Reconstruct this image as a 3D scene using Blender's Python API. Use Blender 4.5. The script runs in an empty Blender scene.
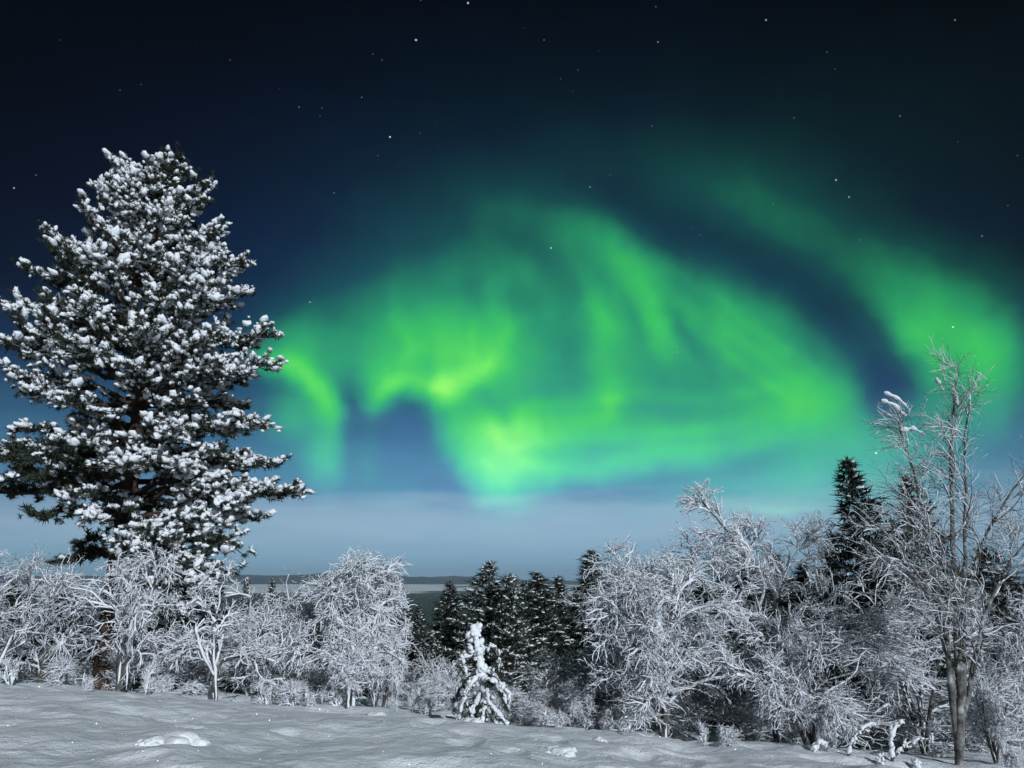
import bpy, math, random
import numpy as np
R = math.radians
scene = bpy.context.scene
col = scene.collection

# ------------------------------------------------------------------ camera
CAM_Z = 1.6
PITCH = R(15.5)
FOC = 705.0
cam_d = bpy.data.cameras.new('camera')
cam_d.sensor_width = 36.0
cam_d.lens = 36.0 * FOC / 1024.0
cam_d.clip_start = 0.05
cam_d.clip_end = 60000.0
cam = bpy.data.objects.new('camera', cam_d)
cam.location = (0, 0, CAM_Z)
cam.rotation_euler = (R(90) + PITCH, 0, 0)
col.objects.link(cam)
scene.camera = cam

scene.view_settings.view_transform = 'Standard'
scene.view_settings.look = 'None'
scene.view_settings.exposure = 0.0
scene.view_settings.gamma = 1.0
scene.view_settings.use_curve_mapping = False
cy = scene.cycles
cy.max_bounces = 5
cy.diffuse_bounces = 2
cy.glossy_bounces = 2
cy.transparent_max_bounces = 4
cy.volume_bounces = 0
cy.use_adaptive_sampling = True
cy.adaptive_threshold = 0.012
cy.use_denoising = True
cy.sample_clamp_indirect = 4.0

def ray(px, py):
    x = (px - 512.0) / FOC; v = (384.0 - py) / FOC
    return np.array([x, math.cos(PITCH) - v * math.sin(PITCH), math.sin(PITCH) + v * math.cos(PITCH)])
def at(px, py, Y):
    d = ray(px, py)
    return np.array([0, 0, CAM_Z]) + d * (Y / d[1])
def azel(px, py):
    d = ray(px, py); d = d / np.linalg.norm(d)
    return math.atan2(d[0], d[1]), math.asin(d[2])
def srgb(r, g, b):
    f = lambda c: (c / 12.92 if c <= 0.04045 else ((c + 0.055) / 1.055) ** 2.4)
    return (f(r / 255), f(g / 255), f(b / 255), 1.0)

# ------------------------------------------------------------------ moon
MOON_EL, MOON_AZ = R(22.5), R(154)          # behind the camera and to its right
moon_d = bpy.data.lights.new('moon', 'SUN')
moon_d.energy = 3.4
moon_d.angle = R(0.5)
moon_d.color = (0.86, 0.935, 1.0)
moon = bpy.data.objects.new('moon', moon_d)
# direction of travel of the light = away from the moon
moon.rotation_euler = (R(90) - MOON_EL, 0, R(180) - MOON_AZ)
col.objects.link(moon)

# ------------------------------------------------------------------ night sky with aurora (world)
world = bpy.data.worlds.new('World')
scene.world = world
world.use_nodes = True
nt = world.node_tree
nt.nodes.clear()
def N(t, **kw):
    n = nt.nodes.new(t)
    for k, v in kw.items(): setattr(n, k, v)
    return n
def L(a, b): nt.links.new(a, b)
def val(sock, v):
    if hasattr(v, 'node'): L(v, sock)
    else: sock.default_value = v
def M(op, a, b=None, c=None, clamp=False):
    n = N('ShaderNodeMath', operation=op, use_clamp=clamp)
    val(n.inputs[0], a)
    if b is not None: val(n.inputs[1], b)
    if c is not None: val(n.inputs[2], c)
    return n.outputs[0]
def VM(op, a, b=None):
    n = N('ShaderNodeVectorMath', operation=op)
    val(n.inputs[0], a)
    if b is not None: val(n.inputs[1], b)
    return n.outputs['Value'] if op in ('DOT_PRODUCT', 'LENGTH') else n.outputs[0]
def ramp(fac, stops, interp='LINEAR'):
    n = N('ShaderNodeValToRGB')
    n.color_ramp.interpolation = interp
    e = n.color_ramp.elements
    while len(e) < len(stops): e.new(0.5)
    for i, (p, c) in enumerate(stops):
        e[i].position = p; e[i].color = c
    L(fac, n.inputs[0])
    return n.outputs[0]

tc = N('ShaderNodeTexCoord')
dirv = VM('NORMALIZE', tc.outputs['Generated'])
sep = N('ShaderNodeSeparateXYZ'); L(dirv, sep.inputs[0])
AZ = M('ARCTAN2', sep.outputs[0], sep.outputs[1])
EL = M('ARCSINE', sep.outputs[2])
comb = N('ShaderNodeCombineXYZ'); L(AZ, comb.inputs[0]); L(EL, comb.inputs[1])
sky_uv = comb.outputs[0]

def noise(vec, scale, detail=3.0, rough=0.5, color=False):
    n = N('ShaderNodeTexNoise')
    n.inputs['Scale'].default_value = scale; n.inputs['Detail'].default_value = detail
    n.inputs['Roughness'].default_value = rough
    L(vec, n.inputs['Vector'])
    return n.outputs['Color' if color else 'Fac']
def mapped(vec, loc=(0, 0, 0), rot=0.0, scale=(1, 1, 1), kind='POINT'):
    n = N('ShaderNodeMapping', vector_type=kind)
    n.inputs['Location'].default_value = loc
    n.inputs['Rotation'].default_value = (0, 0, rot)
    n.inputs['Scale'].default_value = scale
    L(vec, n.inputs['Vector'])
    return n.outputs[0]

# slow swirls in the aurora: the coordinates are bent by a soft noise before the curtains are drawn
wn = noise(mapped(sky_uv, scale=(1.0, 0.7, 1)), 7.0, 2.0, 0.45, True)
warp = N('ShaderNodeVectorMath', operation='MULTIPLY_ADD')
L(wn, warp.inputs[0]); warp.inputs[1].default_value = (0.036, 0.028, 0); warp.inputs[2].default_value = (-0.018, -0.014, 0)
wn2 = noise(sky_uv, 24.0, 2.0, 0.5, True)
warp2 = N('ShaderNodeVectorMath', operation='MULTIPLY_ADD')
L(wn2, warp2.inputs[0]); warp2.inputs[1].default_value = (0.022, 0.016, 0); warp2.inputs[2].default_value = (-0.011, -0.008, 0)
uv_w = VM('ADD', VM('ADD', sky_uv, warp.outputs[0]), warp2.outputs[0])
flat = N('ShaderNodeVectorMath', operation='MULTIPLY')
L(uv_w, flat.inputs[0]); flat.inputs[1].default_value = (1, 1, 0)
uv_w = flat.outputs[0]

K = 1.0 / FOC
def blob_nodes(vec, total, px, py, sx, sy, ang, amp):
    """adds one soft patch of light; ang in degrees, counter-clockwise, sx along it (pixels -> radians)"""
    a, e = azel(px, py)
    d = ray(px, py); shrink = 1.0 / np.linalg.norm(d)
    ca = 1.0 / max(0.5, math.cos(e))
    ar = R(ang)
    # azimuth stretches by 1/cos(elevation)
    k1 = K * shrink
    # the running total rides along as the third coordinate (flattened away by the huge z scale), so that
    # the patches are evaluated one after another
    cb = N('ShaderNodeCombineXYZ'); L(vec[0], cb.inputs[0]); L(vec[1], cb.inputs[1]); val(cb.inputs[2], total)
    m = mapped(cb.outputs[0], loc=(a, e, 0), rot=ar, scale=(sx * k1 * (1 + (ca - 1) * abs(math.cos(ar))), sy * k1 * (1 + (ca - 1) * abs(math.sin(ar))), 1e6), kind='TEXTURE')
    d2 = VM('DOT_PRODUCT', m, m)
    g = M('POWER', math.exp(-0.5), d2)
    return M('MULTIPLY_ADD', g, amp, total)

blobs = []
def B(px, py, sx, sy, amp, ang=0): blobs.append((px, py, sx, sy, ang, amp))
def S(pts, w, amp):
    """a stroke: one stretched patch per segment"""
    for (x0, y0), (x1, y1) in zip(pts[:-1], pts[1:]):
        l = math.hypot(x1 - x0, y1 - y0)
        B((x0 + x1) / 2, (y0 + y1) / 2, l * 0.42 + w * 0.4, w * 1.3, amp * (.82 if amp > 0 else .95), math.degrees(math.atan2(-(y1 - y0), x1 - x0)))
#AURORA
# diffuse body
B(575, 388, 150, 58, .23); B(600, 310, 110, 52, .16); B(430, 325, 75, 40, .18); B(312, 390, 36, 52, .13)
B(560, 240, 150, 80, .085); B(720, 190, 170, 60, .05); B(780, 440, 110, 55, .10)
# left curl
S([(262, 362), (298, 370), (322, 394), (336, 424)], 8, .36); S([(334, 432), (328, 456), (318, 478)], 11, .10)
B(300, 350, 26, 20, .16); B(287, 418, 18, 15, .20); B(330, 470, 18, 24, .12)
# arch
S([(372, 410), (377, 392), (398, 386), (440, 392)], 7, .30); S([(446, 391), (472, 376), (496, 360)], 8, .26)
B(444, 392, 10, 13, .26); B(425, 355, 66, 28, .18); B(378, 375, 20, 18, .16); B(492, 345, 16, 26, .12)
S([(454, 402), (470, 440), (492, 474), (512, 500)], 15, .24)
B(512, 440, 36, 45, .18); B(540, 470, 50, 22, .10)
# lower bright bank
S([(484, 434), (530, 426), (612, 418)], 10, .30); B(560, 446, 80, 16, .20); B(520, 470, 46, 16, .10); B(610, 405, 10, 18, .12)
S([(515, 466), (590, 470), (640, 462)], 6, .16)
# rays
S([(597, 300), (600, 350), (604, 418)], 10, .11); S([(612, 246), (642, 280), (656, 318), (652, 356)], 12, .17)
B(500, 320, 10, 34, .06, 8); B(455, 340, 9, 30, .07); B(415, 340, 10, 26, .06, -6)
# right-hand lobes
S([(672, 288), (722, 320), (772, 364), (838, 402)], 22, .15); B(822, 398, 28, 18, .06, 15)
S([(620, 455), (700, 444), (770, 424), (836, 402)], 16, .17); B(690, 380, 45, 34, .06)
# outer band
S([(680, 190), (780, 232)], 20, .075); S([(780, 232), (880, 290)], 22, .145); S([(880, 290), (965, 352)], 25, .22); B(958, 352, 34, 50, .26); B(992, 370, 15, 44, .16); B(918, 348, 9, 28, .14, 20)
B(930, 290, 50, 34, .07)
# low diffuse light on the right
B(770, 464, 100, 28, .15); B(860, 430, 50, 34, .10); B(776, 507, 26, 4, .12); B(720, 488, 110, 18, .06); B(900, 470, 60, 44, .10)
B(400, 468, 70, 24, .17); B(600, 492, 80, 18, .06)
# fine curved streaks
for dy in (0, 1, 2):
    S([(668 + 14 * dy, 262 + 20 * dy), (722, 300 + 20 * dy), (776 - 6 * dy, 348 + 18 * dy), (824 - 12 * dy, 384 + 10 * dy)], 4, .055)
    S([(676 + 14 * dy, 272 + 20 * dy), (722, 310 + 20 * dy), (770 - 6 * dy, 356 + 18 * dy)], 4, -.05)
S([(500, 412), (560, 404), (640, 398), (720, 398), (800, 384)], 5, .07); S([(486, 456), (560, 440), (660, 434), (760, 418)], 4, .07)
S([(520, 420), (600, 408), (690, 412)], 4, -.04); S([(540, 456), (640, 446), (720, 436)], 4, -.05)
S([(566, 250), (590, 290), (600, 330)], 6, .07); S([(520, 270), (545, 300), (560, 330)], 6, .05); S([(392, 300), (404, 340), (400, 372)], 5, .07); S([(466, 300), (474, 330), (470, 360)], 5, .08); S([(432, 310), (440, 345), (438, 380)], 5, .07)
S([(560, 210), (600, 228), (640, 262)], 12, .08); S([(480, 212), (540, 226), (590, 250)], 12, .05)
# dark lanes
S([(560, 190), (640, 212)], 18, -.05); S([(640, 212), (740, 252), (830, 298), (892, 356)], 20, -.118); B(890, 385, 14, 26, -.10)
B(402, 442, 20, 26, -.23, -20); B(428, 462, 16, 26, -.18, 40); B(452, 484, 14, 18, -.14, 40); B(352, 440, 10, 34, -.16); B(352, 392, 8, 16, -.03); B(405, 440, 40, 34, .05); B(790, 300, 110, 60, .03); B(765, 335, 55, 28, .07, -35); B(480, 235, 120, 40, .035)
B(585, 494, 46, 10, -.16); S([(640, 484), (720, 470), (800, 452)], 7, -.12); B(504, 424, 7, 15, -.14, 40); B(488, 452, 6, 12, -.08, 60)
B(640, 335, 9, 26, -.14, 20); B(686, 330, 8, 32, -.14, 35); B(560, 345, 24, 24, -.10); B(520, 300, 40, 14, -.07); B(470, 300, 10, 20, -.06)
B(882, 402, 18, 20, -.16); B(545, 250, 40, 16, -.05, -30)
#END
suw = N('ShaderNodeSeparateXYZ'); L(uv_w, suw.inputs[0])
tot = 0.0
for b in blobs: tot = blob_nodes((suw.outputs[0], suw.outputs[1]), tot, *b)
# fine rays hanging in the curtains
rays = noise(mapped(uv_w, rot=R(-6), scale=(1.0, 0.16, 1)), 26.0, 3.0, 0.5)
soft = noise(uv_w, 9.0, 3.0, 0.5)
mod = M('ADD', M('MULTIPLY_ADD', rays, 0.16, 0.58), M('MULTIPLY_ADD', soft, 0.7, 0.0))
mod = M('MULTIPLY', mod, 1.06)
A = M('MULTIPLY', M('MAXIMUM', tot, 0.0), mod)
front = M('GREATER_THAN', sep.outputs[1], 0.0)
A = M('MULTIPLY', A, front, clamp=False)
aur = ramp(A, [(0.0, (0, 0, 0, 1)), (0.05, (.001, .008, .004, 1)), (0.15, (.004, .055, .032, 1)), (0.36, (.018, .29, .095, 1)), (0.58, (.042, .54, .10, 1)),
               (0.80, (.12, .77, .10, 1)), (1.0, (.29, .95, .11, 1))])
lowf = N('ShaderNodeMapRange'); L(EL, lowf.inputs[0]); lowf.inputs[1].default_value = .10; lowf.inputs[2].default_value = .22
veil = M('SUBTRACT', 1.0, M('MULTIPLY', M('MINIMUM', M('MULTIPLY', A, 1.2), 0.78), lowf.outputs[0]))      # bright curtains outshine the blue behind them

# moonlit air above the horizon
bn = noise(mapped(sky_uv, scale=(1.0, 5.0, 1), rot=R(-1.5)), 4.0, 4.0, 0.55)
eln = M('DIVIDE', M('MULTIPLY_ADD', M('SUBTRACT', bn, 0.5), M('MULTIPLY', M('MINIMUM', EL, 0.10), 0.8), EL), R(50), clamp=True)
base = ramp(eln, [(d / 50.0, srgb(*c)) for d, c in [(0, (116, 158, 182)), (1.5, (128, 170, 196)), (3.6, (147, 182, 207)), (5.2, (138, 174, 201)), (6.9, (92, 143, 184)), (9.5, (78, 134, 174)), (14, (46, 90, 136)),
                  (20, (25, 56, 102)), (26, (18, 38, 78)), (31, (11, 26, 58)), (38, (3, 13, 32)), (44, (1, 5, 17))]])
az_g = M('POWER', math.exp(-0.5), M('POWER', M('DIVIDE', M('ADD', AZ, 0.0), 0.35), 2.0))
hi = N('ShaderNodeMapRange'); L(EL, hi.inputs[0]); hi.inputs[1].default_value = 0.0; hi.inputs[2].default_value = 0.35
az_min = M('MULTIPLY_ADD', hi.outputs[0], -0.93, 0.95)
back = N('ShaderNodeMapRange'); L(sep.outputs[1], back.inputs[0])      # the sky behind, away from the glow, is darker
back.inputs[1].default_value = -.3; back.inputs[2].default_value = .35; back.inputs[3].default_value = .30; back.inputs[4].default_value = 1.0
az_f = M('ADD', az_min, M('MULTIPLY', az_g, M('SUBTRACT', 1.0, az_min)))
vs = N('ShaderNodeVectorMath', operation='SCALE'); L(base, vs.inputs[0]); L(M('MULTIPLY', M('MULTIPLY', az_f, back.outputs[0]), veil), vs.inputs['Scale'])
# thin streaks of cloud low down
cn = noise(mapped(sky_uv, scale=(1.0, 7.0, 1), rot=R(1.5)), 5.0, 4.0, 0.55)
cl = M('MULTIPLY_ADD', cn, 2.4, -0.95, clamp=True)
a_c, e_c = azel(520, 525)
cm = M('POWER', math.exp(-0.5), M('POWER', M('DIVIDE', M('SUBTRACT', EL, e_c), 0.030), 2.0))
cl = M('MULTIPLY', M('MULTIPLY', cl, cm), 0.55)
mixc = N('ShaderNodeMixRGB'); L(cl, mixc.inputs[0]); L(vs.outputs[0], mixc.inputs[1]); mixc.inputs[2].default_value = srgb(162, 188, 212)
sky1 = VM('ADD', mixc.outputs[0], aur)

# stars
st = 0.0
for px, py, s, amp in [(468, 3, .9, .8), (416, 40, .9, .8), (390, 137, .8, .9), (299, 107, .6, .3), (766, 20, .8, .5), (658, 42, .7, .4), (836, 180, .8, .7),
        (849, 197, .7, .6), (590, 187, .7, .4), (551, 248, .7, .8), (953, 327, .8, .8), (876, 453, .9, .9), (334, 193, .6, .3), (982, 236, .7, .35), (310, 302, .7, .5),
        (291, 454, .8, .7), (14, 188, .8, .5), (36, 175, .6, .3), (794, 118, .6, .3), (900, 116, .7, .4), (955, 20, .7, .4), (652, 126, .6, .25), (544, 40, .6, .25),
        (382, 60, .5, .25), (373, 54, .5, .2), (322, 108, .5, .25), (320, 116, .5, .2), (827, 52, .5, .25), (835, 69, .5, .2), (578, 70, .5, .2), (420, 133, .5, .25),
        (677, 352, .6, .3), (725, 334, .5, .25), (700, 235, .5, .2), (610, 175, .5, .2), (958, 142, .5, .2), (860, 240, .5, .2), (230, 60, .6, .25), (120, 90, .6, .25), (60, 40, .5, .2)]:
    st = blob_nodes((AZ, EL), st, px, py, s * 0.52, s * 0.52, 0, amp * 1.5)
vor = N('ShaderNodeTexVoronoi'); vor.inputs['Scale'].default_value = 62.0; L(dirv, vor.inputs['Vector'])
faint = M('LESS_THAN', vor.outputs['Distance'], 0.045)
sepc = N('ShaderNodeSeparateColor'); L(vor.outputs['Color'], sepc.inputs[0])
faint = M('MULTIPLY', faint, M('POWER', sepc.outputs[0], 9.0))
st = M('MULTIPLY_ADD', M('MULTIPLY', faint, hi.outputs[0]), 0.30, st)
stc = N('ShaderNodeCombineXYZ')
for i, f in enumerate((.85, .95, 1.0)): L(M('MULTIPLY', st, f), stc.inputs[i])
sky2 = VM('ADD', sky1, stc.outputs[0])
bg = N('ShaderNodeBackground'); L(sky2, bg.inputs[0]); bg.inputs[1].default_value = 1.0
wo = N('ShaderNodeOutputWorld'); L(bg.outputs[0], wo.inputs[0])
world.cycles.sampling_method = 'MANUAL'
world.cycles.sample_map_resolution = 512

# ------------------------------------------------------------------ materials
def new_mat(name):
    m = bpy.data.materials.new(name); m.use_nodes = True
    t = m.node_tree; t.nodes.clear()
    out = t.nodes.new('ShaderNodeOutputMaterial')
    p = t.nodes.new('ShaderNodeBsdfPrincipled')
    t.links.new(p.outputs[0], out.inputs[0])
    return m, t, p, out
def tnoise(t, scale, detail=4, rough=.55, vec=None, coord='Object'):
    n = t.nodes.new('ShaderNodeTexNoise')
    n.inputs['Scale'].default_value = scale; n.inputs['Detail'].default_value = detail; n.inputs['Roughness'].default_value = rough
    if vec is None:
        c = t.nodes.new('ShaderNodeTexCoord'); vec = c.outputs[coord]
    t.links.new(vec, n.inputs['Vector'])
    return n
def tramp(t, fac, stops):
    n = t.nodes.new('ShaderNodeValToRGB'); e = n.color_ramp.elements
    while len(e) < len(stops): e.new(.5)
    for i, (p, c) in enumerate(stops): e[i].position = p; e[i].color = (*c, 1)
    t.links.new(fac, n.inputs[0]); return n.outputs[0]
def tbump(t, p, height, strength, dist):
    b = t.nodes.new('ShaderNodeBump'); b.inputs['Strength'].default_value = strength; b.inputs['Distance'].default_value = dist
    t.links.new(height, b.inputs['Height']); t.links.new(b.outputs[0], p.inputs['Normal']); return b
def noisy(name, stops, scale, rough, bump=0, bscale=30, bdist=.02):
    m, t, p, o = new_mat(name)
    n = tnoise(t, scale)
    t.links.new(tramp(t, n.outputs['Fac'], stops), p.inputs['Base Color'])
    p.inputs['Roughness'].default_value = rough
    if 'Specular IOR Level' in p.inputs: p.inputs['Specular IOR Level'].default_value = .25
    if bump: tbump(t, p, tnoise(t, bscale, 5, .6).outputs['Fac'], bump, bdist)
    return m
M_SNOW = noisy('snow_on_branches', [(.3, (.80, .83, .88)), (.7, (.88, .90, .93))], 3.0, .75, .6, 45, .02)
M_RIME = noisy('rime_on_twigs', [(.3, (.72, .75, .81)), (.7, (.86, .88, .92))], 2.5, .8, .5, 60, .01)
M_NEEDLE = noisy('pine_needles', [(.3, (.022, .032, .022)), (.7, (.045, .058, .040))], 2.0, .6)
M_NEEDLE_D = noisy('spruce_needles', [(.3, (.018, .026, .022)), (.7, (.042, .052, .042))], 1.5, .6)
M_PBARK = noisy('pine_bark', [(.35, (.035, .025, .020)), (.65, (.085, .056, .042))], 9.0, .9, .9, 22, .05)
M_BBARK = noisy('birch_bark', [(.35, (.060, .054, .050)), (.5, (.10, .092, .085)), (.68, (.24, .23, .22))], 7.0, .85, .7, 30, .02)
M_PALEBARK = noisy('frosted_birch_bark', [(.36, (.055, .050, .046)), (.54, (.17, .165, .16)), (.68, (.42, .43, .45))], 9.0, .85, .7, 30, .02)
M_TWIG = noisy('birch_twigs', [(.3, (.055, .048, .044)), (.7, (.11, .10, .095))], 6.0, .85)

def ground_mat():
    m, t, p, out = new_mat('snow_ground')
    co = t.nodes.new('ShaderNodeTexCoord').outputs['Object']
    def math(op, a, b=None, c=None, clamp=False):
        n = t.nodes.new('ShaderNodeMath'); n.operation = op; n.use_clamp = clamp
        for i, v in enumerate((a, b, c)):
            if v is None: continue
            if hasattr(v, 'node'): t.links.new(v, n.inputs[i])
            else: n.inputs[i].default_value = v
        return n.outputs[0]
    sp = t.nodes.new('ShaderNodeSeparateXYZ'); t.links.new(co, sp.inputs[0])
    n1 = tnoise(t, 2.2, 5, .6, co)
    snow = tramp(t, n1.outputs['Fac'], [(.3, (.78, .83, .89)), (.7, (.88, .91, .95))])
    # far land: dark forest broken by white bogs and lakes
    far = tnoise(t, .00055, 6, .58, co)
    gate = t.nodes.new('ShaderNodeMapRange'); t.links.new(sp.outputs[1], gate.inputs[0])
    gate.inputs[1].default_value = 3200; gate.inputs[2].default_value = 5200
    gate.inputs[3].default_value = .85; gate.inputs[4].default_value = .455
    xg = math('MULTIPLY', sp.outputs[0], 0.000022)
    thr = math('ADD', gate.outputs[0], xg)
    dark = math('MULTIPLY_ADD', math('SUBTRACT', thr, far.outputs['Fac']), 25.0, .5, True)
    start = t.nodes.new('ShaderNodeMapRange'); t.links.new(sp.outputs[1], start.inputs[0])
    start.inputs[1].default_value = 300; start.inputs[2].default_value = 700
    dark = math('MULTIPLY', dark, start.outputs[0])
    fcol = tramp(t, tnoise(t, .03, 6, .7, co).outputs['Fac'], [(.38, (.020, .026, .028)), (.62, (.050, .060, .064)), (.76, (.24, .26, .28))])
    mx = t.nodes.new('ShaderNodeMixRGB'); t.links.new(dark, mx.inputs[0]); t.links.new(snow, mx.inputs[1]); t.links.new(fcol, mx.inputs[2])
    t.links.new(mx.outputs[0], p.inputs['Base Color'])
    p.inputs['Roughness'].default_value = .75
    # grain of the crust
    mp = t.nodes.new('ShaderNodeMapping'); mp.inputs['Scale'].default_value = (1.0, 1.25, 1.0); mp.inputs['Rotation'].default_value = (0, 0, R(-14)); t.links.new(co, mp.inputs[0])
    g1 = tnoise(t, 5.5, 7, .58, mp.outputs[0]); g2 = tnoise(t, 70.0, 3, .6, co)
    hh = math('MULTIPLY_ADD', g2.outputs['Fac'], .32, g1.outputs['Fac'])
    b = tbump(t, p, hh, .75, .09)
    # ice crystals: a few grains lie like small mirrors
    vo = t.nodes.new('ShaderNodeTexVoronoi'); vo.inputs['Scale'].default_value = 75.0; t.links.new(co, vo.inputs['Vector'])
    sc = t.nodes.new('ShaderNodeSeparateColor'); t.links.new(vo.outputs['Color'], sc.inputs[0])
    mask = math('MULTIPLY', math('GREATER_THAN', sc.outputs[0], .72), math('LESS_THAN', vo.outputs['Distance'], .34))
    wn = t.nodes.new('ShaderNodeTexWhiteNoise'); t.links.new(vo.outputs['Position'], wn.inputs['Vector'])
    va = t.nodes.new('ShaderNodeVectorMath'); va.operation = 'MULTIPLY_ADD'
    t.links.new(wn.outputs['Color'], va.inputs[0]); va.inputs[1].default_value = (2.0, 2.0, 1.0); va.inputs[2].default_value = (-1.0, -1.0, .0)
    vn = t.nodes.new('ShaderNodeVectorMath'); vn.operation = 'NORMALIZE'; t.links.new(va.outputs[0], vn.inputs[0])
    gl = t.nodes.new('ShaderNodeBsdfGlossy'); gl.inputs['Roughness'].default_value = .27; gl.inputs['Color'].default_value = (.5, .52, .55, 1)
    t.links.new(vn.outputs[0], gl.inputs['Normal'])
    ms = t.nodes.new('ShaderNodeAddShader'); t.links.new(p.outputs[0], ms.inputs[0]); t.links.new(gl.outputs[0], ms.inputs[1])
    mc = t.nodes.new('ShaderNodeCombineColor')
    for i_ in range(3): t.links.new(math('MULTIPLY', mask, .5), mc.inputs[i_])
    t.links.new(mc.outputs[0], gl.inputs['Color'])
    t.links.new(ms.outputs[0], out.inputs[0])
    return m
M_GROUND = ground_mat()

# ------------------------------------------------------------------ mesh helpers
class Geo:
    """collects vertices, triangles and quads (numpy) and links them as ONE mesh object"""
    def __init__(s): s.v = []; s.t = []; s.q = []; s.tm = []; s.qm = []; s.n = 0
    def add(s, v, t=None, q=None, mat=0):
        v = np.asarray(v, np.float32).reshape(-1, 3)
        if t is not None and len(t): s.t.append(np.asarray(t, np.int32).reshape(-1, 3) + s.n); s.tm.append(np.full(len(s.t[-1]), mat, np.int32))
        if q is not None and len(q): s.q.append(np.asarray(q, np.int32).reshape(-1, 4) + s.n); s.qm.append(np.full(len(s.q[-1]), mat, np.int32))
        s.v.append(v); s.n += len(v)
    def mesh(s, name, mats, origin=(0, 0, 0), smooth=True):
        me = bpy.data.meshes.new(name)
        v = np.concatenate(s.v) - np.asarray(origin, np.float32)
        t = np.concatenate(s.t) if s.t else np.zeros((0, 3), np.int32)
        q = np.concatenate(s.q) if s.q else np.zeros((0, 4), np.int32)
        me.vertices.add(len(v)); me.vertices.foreach_set('co', v.astype(np.float32).ravel())
        loops = np.concatenate([t.ravel(), q.ravel()])
        me.loops.add(len(loops)); me.loops.foreach_set('vertex_index', loops.astype(np.int32))
        nf = len(t) + len(q)
        me.polygons.add(nf)
        tot = np.concatenate([np.full(len(t), 3, np.int32), np.full(len(q), 4, np.int32)])
        start = np.concatenate([[0], np.cumsum(tot)[:-1]]).astype(np.int32)
        me.polygons.foreach_set('loop_start', start)
        me.polygons.foreach_set('use_smooth', np.full(nf, smooth, bool))
        mi = np.concatenate(s.tm + s.qm) if nf else np.zeros(0, np.int32)
        for m in (mats if isinstance(mats, (list, tuple)) else [mats]): me.materials.append(m)
        me.polygons.foreach_set('material_index', mi)
        me.update(calc_edges=True)
        return me
def link(name, me, parent=None, loc=None):
    o = bpy.data.objects.new(name, me); col.objects.link(o)
    if parent is not None: o.parent = parent
    if loc is not None: o.location = loc
    return o
def thing(name, label, cat, loc, group=None):
    o = bpy.data.objects.new(name, None); o.empty_display_size = .2; col.objects.link(o)
    o.location = [float(c) for c in loc]
    o['label'] = label; o['category'] = cat
    if group: o['group'] = group
    return o
def structure(o): o['kind'] = 'structure'; return o

UP = np.array([0, 0, 1.0])
def nrm(v): return v / np.maximum(np.linalg.norm(v, axis=-1, keepdims=True), 1e-9)
def tubes(g, P, Rd, k=4, mat=0, rng=None, cap=True):
    """P (T,n,3) centre lines, Rd (T,n) radii"""
    P = np.asarray(P, float); Rd = np.asarray(Rd, float)
    if P.ndim == 2: P = P[None]; Rd = Rd[None]
    T, n, _ = P.shape
    tan = nrm(np.gradient(P, axis=1))
    ref = np.tile(np.array([.31, .95, .12]), (T, 1, 1))
    mean = nrm(tan.mean(axis=1, keepdims=True))
    par = np.abs((mean * ref).sum(-1, keepdims=True)) > .85
    ref = np.where(par, np.array([.95, -.2, .25]), ref)
    u = nrm(np.cross(tan, ref)); w = np.cross(tan, u)
    a = np.arange(k) * (2 * math.pi / k)
    ring = (u[:, :, None, :] * np.cos(a)[None, None, :, None] + w[:, :, None, :] * np.sin(a)[None, None, :, None])
    V = P[:, :, None, :] + ring * Rd[:, :, None, None]
    V = V.reshape(-1, 3)
    i = np.arange(T)[:, None, None] * (n * k) + np.arange(n - 1)[None, :, None] * k
    j = np.arange(k)[None, None, :]; j2 = (j + 1) % k
    q = np.stack([i + j, i + j2, i + k + j2, i + k + j], -1).reshape(-1, 4)
    g.add(V, q=q, mat=mat)
    if cap and k == 4:
        e = (np.arange(T) * (n * k) + (n - 1) * k)[:, None] + np.arange(4)[None]
        g.q.append(e.astype(np.int32) + g.n - len(V)); g.qm.append(np.full(len(e), mat, np.int32))
    elif cap and k == 3:
        e = (np.arange(T) * (n * k) + (n - 1) * k)[:, None] + np.arange(3)[None]
        g.t.append(e.astype(np.int32) + g.n - len(V)); g.tm.append(np.full(len(e), mat, np.int32))
    elif cap:
        # close the far end towards its centre
        base = g.n - len(V) + np.arange(T) * (n * k) + (n - 1) * k
        c = g.n + np.arange(T)
        tip = P[:, -1] + tan[:, -1] * Rd[:, -1:] * .6
        j = np.arange(k); tr = np.stack([base[:, None] + j, base[:, None] + (j + 1) % k, np.repeat(c[:, None], k, 1)], -1).reshape(-1, 3)
        g.v.append(tip.astype(np.float32)); g.n += T
        g.t.append(tr.astype(np.int32)); g.tm.append(np.full(len(tr), mat, np.int32))

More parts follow.
